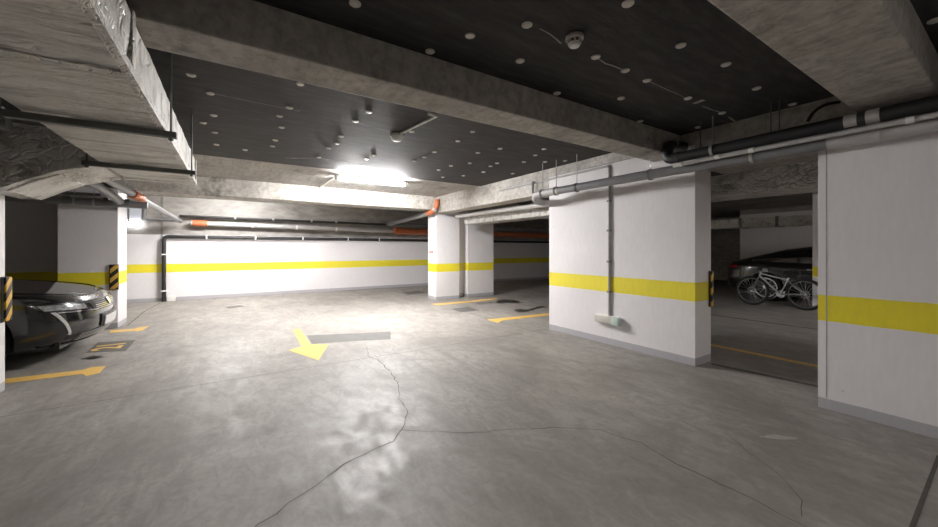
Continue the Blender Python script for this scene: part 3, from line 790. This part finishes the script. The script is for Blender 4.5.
    def face(name, corners, mat, off=.010, sgn=1, mirror=True, nu=14, nv=5, lab=None):
        for s in ((1, -1) if mirror else (1,)):
            bm = new(); lay = []
            for o in (off, -.02):
                g = []
                for i in range(nu + 1):
                    row = []
                    for j in range(nv + 1):
                        u, v = i / nu, j / nv
                        y = (corners[0][0] * (1 - u) + corners[1][0] * u) * (1 - v) + (corners[3][0] * (1 - u) + corners[2][0] * u) * v
                        z = (corners[0][1] * (1 - u) + corners[1][1] * u) * (1 - v) + (corners[3][1] * (1 - u) + corners[2][1] * u) * v
                        x = S.front(y, z, sgn); e = .004
                        gx = (S.front(y + e, z, sgn) - S.front(y - e, z, sgn)) / (2 * e); gz = (S.front(y, z + e, sgn) - S.front(y, z - e, sgn)) / (2 * e)
                        n = Vector((1, -gx, -gz)).normalized() * sgn
                        q = Vector((x, y, z)) + n * o
                        row.append(bm.verts.new((q.x, q.y * s, q.z)))
                    g.append(row)
                lay.append(g)
            for g in lay:
                for i in range(nu):
                    for j in range(nv): bm.faces.new((g[i][j], g[i + 1][j], g[i + 1][j + 1], g[i][j + 1]))
            def rim(a, b): 
                for k in range(len(a) - 1): bm.faces.new((a[k], a[k + 1], b[k + 1], b[k]))
            f0, f1 = lay
            rim(f0[0], f1[0]); rim(f0[-1], f1[-1]); rim([r[0] for r in f0], [r[0] for r in f1]); rim([r[-1] for r in f0], [r[-1] for r in f1])
            o_ = obj(name, bm, mat, t, local=True)
            if lab: o_['label'] = lab
    # front: sideways coordinate y, height z
    face('headlamp', [(.53, .585), (.845, .615), (.858, .676), (.55, .648)], 'lamp', .010)
    face('headlamp_brow', [(.44, .642), (.860, .678), (.857, .690), (.44, .658)], 'car_dark', .013)
    face('light_strip', [(.715, .325), (.735, .325), (.828, .595), (.806, .595)], 'led', .010, nu=3, nv=10, lab='slanted pale daytime running light')
    face('bumper_trim', [(.36, .545), (.80, .580), (.80, .588), (.36, .556)], 'chrome', .012)
    face('grille', [(-.42, .540), (.42, .540), (.48, .672), (-.48, .672)], 'car_dark', .006, mirror=False)
    for k in range(5): face('grille_bar', [(-.39, .556 + k * .022), (.39, .556 + k * .022), (.39, .562 + k * .022), (-.39, .562 + k * .022)], 'chrome', .012, mirror=False, nv=1)
    face('badge', [(-.035, .575), (.035, .575), (.05, .655), (-.05, .655)], 'chrome', .022, mirror=False, nu=4, nv=4)
    face('lower_intake', [(-.62, .225), (.62, .225), (.69, .315), (-.69, .315)], 'car_dark', .004, mirror=False)
    for k in range(4): face('intake_bar', [(-.60, .236 + k * .021), (.60, .236 + k * .021), (.60, .242 + k * .021), (-.60, .242 + k * .021)], 'steel', .010, mirror=False, nv=1)
    face('bumper_lip', [(-.78, .205), (.78, .205), (.80, .222), (-.80, .222)], 'car', .016, mirror=False, nv=2)
    face('number_plate', [(-.24, .335), (.24, .335), (.24, .445), (-.24, .445)], 'plate', .022, mirror=False)
    face('plate_holder', [(-.30, .335), (.30, .335), (.30, .485), (-.30, .485)], 'car_dark', .010, mirror=False)
    # rear
    face('tail_lamp', [(.42, .80), (.86, .80), (.87, .875), (.42, .875)], 'tail', .010, -1)
    face('tail_panel', [(-.42, .80), (.42, .80), (.42, .875), (-.42, .875)], 'car_dark', .008, -1, mirror=False)
    face('rear_plate', [(-.26, .50), (.26, .50), (.26, .61), (-.26, .61)], 'plate', .012, -1, mirror=False)
    face('diffuser', [(-.7, .22), (.7, .22), (.74, .34), (-.74, .34)], 'dark_steel', .006, -1, mirror=False)
    for s in (-1, 1):
        bm = new(); pts = []
        # shut line of the bonnet and sill line
        g = [S.pt(th, 1, .965) for th in [k * .012 * s for k in range(1, 120)]]
        g = [p + Vector((0, 0, .004)) for p in g if 1.15 < p.x < 2.2]
        if len(g) > 3: obj('bonnet_edge', tube(bm, g, .006, 6), 'car_dark', t, local=True)
        for x in (-.45,): obj('door_handle', bx(x - .11, x + .11, s * .925, s * .955, .80, .83, bev=.008), 'chrome', t, local=True)
        obj('door_handle', bx(.40, .62, s * .925, s * .955, .80, .83, bev=.008), 'chrome', t, local=True)
    for wx in WXs:
        for s in (-1, 1):
            Mx = Matrix.Translation((wx, s * .80, R)) @ Matrix.Rotation(-s * PI / 2, 4, 'X')
            bm = new(); lathe(bm, [(.235, -.10), (.32, -.10), (R, -.06), (R, .06), (.32, .10), (.24, .105), (.235, .06)], Mx, 44, True)
            w = obj('wheel', bm, 'tyre', t, local=True)
            bm = new(); lathe(bm, [(.245, .08), (.245, .112), (.222, .112), (.215, .08)], Mx, 44, True)
            lathe(bm, [(.05, .06), (.05, .105), (.02, .11)], Mx, 16)
            for k in range(5):
                for dd in (-.2, .2):
                    a = 2 * PI * k / 5 + dd
                    tube(bm, [Mx @ Vector((.035 * math.cos(a), .035 * math.sin(a), .09)), Mx @ Vector((.23 * math.cos(a + dd * .4), .23 * math.sin(a + dd * .4), .10))], .012, 6)
            rr = obj('rim', bm, 'alloy' if bright_rims else 'dark_steel', t, local=True); rr.parent = w
            obj('brake_drum', lathe(new(), [(.20, -.02), (.20, .05)], Mx, 24), 'car_dark', t, local=True).parent = w
    return t
car('parked_car', 'glossy black parked car with slanted lamp strips, nosing out behind left pillar', (-1.39 - 2.375, 6.72, 0), 0, False, 'parked cars')
car('parked_car', 'dark parked car behind the bicycle in the right opening', (12.15, 2.36, 0), PI / 2 * -1, True, 'parked cars')

# ------------------------------------------------------------------ bicycle (along y, front wheel towards +y)
BX = 10.18
t = thing('bicycle', 'silver framed bicycle standing before the dark car in right opening', 'bicycle', (BX, 3.13, 0), math.radians(0))
RW = .335
hubs = {'front': V((0, .49, RW)), 'rear': V((0, -.455, RW))}
RY = Matrix.Rotation(PI / 2, 4, 'Y')
for k, h in hubs.items():
    T = Matrix.Translation(h) @ RY
    w = obj('wheel', torus(new(), RW - .024, .024, T, 44, 8), 'tyre', t, local=True)
    obj('rim', torus(new(), RW - .055, .012, T, 44, 6), 'dark_steel', w, local=True)
    bm = new()
    for i in range(20):
        a = 2 * PI * i / 20; b = a + (.35 if i % 2 else -.35); s = .02 if i % 2 else -.02
        tube(bm, [h + V((s, .02 * math.sin(b), .02 * math.cos(b))), h + V((0, (RW - .06) * math.sin(a), (RW - .06) * math.cos(a)))], .0026, 4)
    obj('spokes', bm, 'alloy', w, local=True)
    obj('hub', tb([h + V((-.05, 0, 0)), h + V((.05, 0, 0))], .022, seg=10), 'alloy', w, local=True)
    obj('brake_disc', torus(new(), .075, .004, Matrix.Translation((-.03, 0, 0)) @ T, 24, 6), 'steel', w, local=True)
bbk, head, headlow, seat = V((0, -.03, .30)), V((0, .32, .80)), V((0, .345, .68)), V((0, -.17, .62))
bm = new()
tube(bm, [headlow, bbk], .024, 10); tube(bm, [head + V((0, .01, -.06)), seat], .018, 10)
tube(bm, [seat + V((0, -.02, .05)), bbk], .018, 10); tube(bm, [head, headlow], .024, 10)
for s in (-1, 1):
    tube(bm, [seat + V((s * .02, 0, -.02)), hubs['rear'] + V((s * .06, 0, 0))], .010, 8)
    tube(bm, [bbk + V((s * .03, -.02, 0)), hubs['rear'] + V((s * .06, 0, 0))], .011, 8)
obj('frame', bm, 'bike', t, local=True)
bm = new()
for s in (-1, 1): tube(bm, [headlow + V((s * .01, 0, 0)), headlow + V((s * .06, .01, -.06)), hubs['front'] + V((s * .06, 0, 0))], .015, 8, .04)
obj('fork', bm, 'dark_steel', t, local=True)
hb = obj('handlebar', tb([V((-.30, .26, .86)), V((-.1, .30, .87)), V((.1, .30, .87)), V((.30, .26, .86))], .014, seg=8, rad=.05), 'saddle', t, local=True)
obj('stem', tb([head, V((0, .30, .87))], .018, seg=8), 'saddle', t, local=True)
for s in (-1, 1): obj('grip', tb([V((s * .20, .28, .865)), V((s * .31, .257, .86))], .018, seg=8), 'saddle', hb, local=True)
bm = new(); lathe(bm, [(.02, -.14), (.035, -.11), (.045, 0), (.07, .09), (.055, .13), (.02, .135)], Matrix.Translation((0, -.24, .80)) @ Matrix.Rotation(PI / 2, 4, 'X') @ Matrix.Diagonal((1, .5, 1, 1)), 14)
obj('saddle', bm, 'saddle', t, local=True)
obj('seat_post', tb([seat, V((0, -.235, .79))], .014, seg=8), 'saddle', t, local=True)
cr = obj('crankset', lathe(new(), [(.08, .035), (.08, .040), (.02, .045)], Matrix.Translation(bbk) @ RY, 24), 'alloy', t, local=True)
for s, dy, dz in ((-1, .12, -.10), (1, -.12, .10)):
    obj('crank', tb([bbk + V((s * .05, 0, 0)), bbk + V((s * .07, dy, dz))], .011, seg=8), 'alloy', cr, local=True)
    obj('pedal', bx(min(s * .08, s * .16), max(s * .08, s * .16), bbk.y + dy - .04, bbk.y + dy + .04, bbk.z + dz - .012, bbk.z + dz + .012, bev=.004), 'saddle', cr, local=True)

# ------------------------------------------------------------------ camera and view
cam = bpy.data.cameras.new('camera'); co = bpy.data.objects.new('camera', cam); C.objects.link(co)
cam.sensor_width = 36; cam.lens = FPX / 938 * 36; cam.shift_y = -(263.5 - HY) / 938
cam.clip_start = .02
co.location = (0, 0, H); co.rotation_euler = (PI / 2, 0, -math.atan2(SA, CA))
sc.camera = co
w = bpy.data.worlds.new('world'); sc.world = w; w.use_nodes = True
w.node_tree.nodes['Background'].inputs[0].default_value = (0, 0, 0, 1)
sc.view_settings.view_transform = 'Standard'; sc.view_settings.look = 'None'
sc.view_settings.gamma = 1; sc.view_settings.use_curve_mapping = False
sc.view_settings.exposure = 2.3
sc.cycles.use_denoising = True
sc.cycles.max_bounces = 10; sc.cycles.diffuse_bounces = 8; sc.cycles.sample_clamp_indirect = 8
sc.cycles.caustics_reflective = False
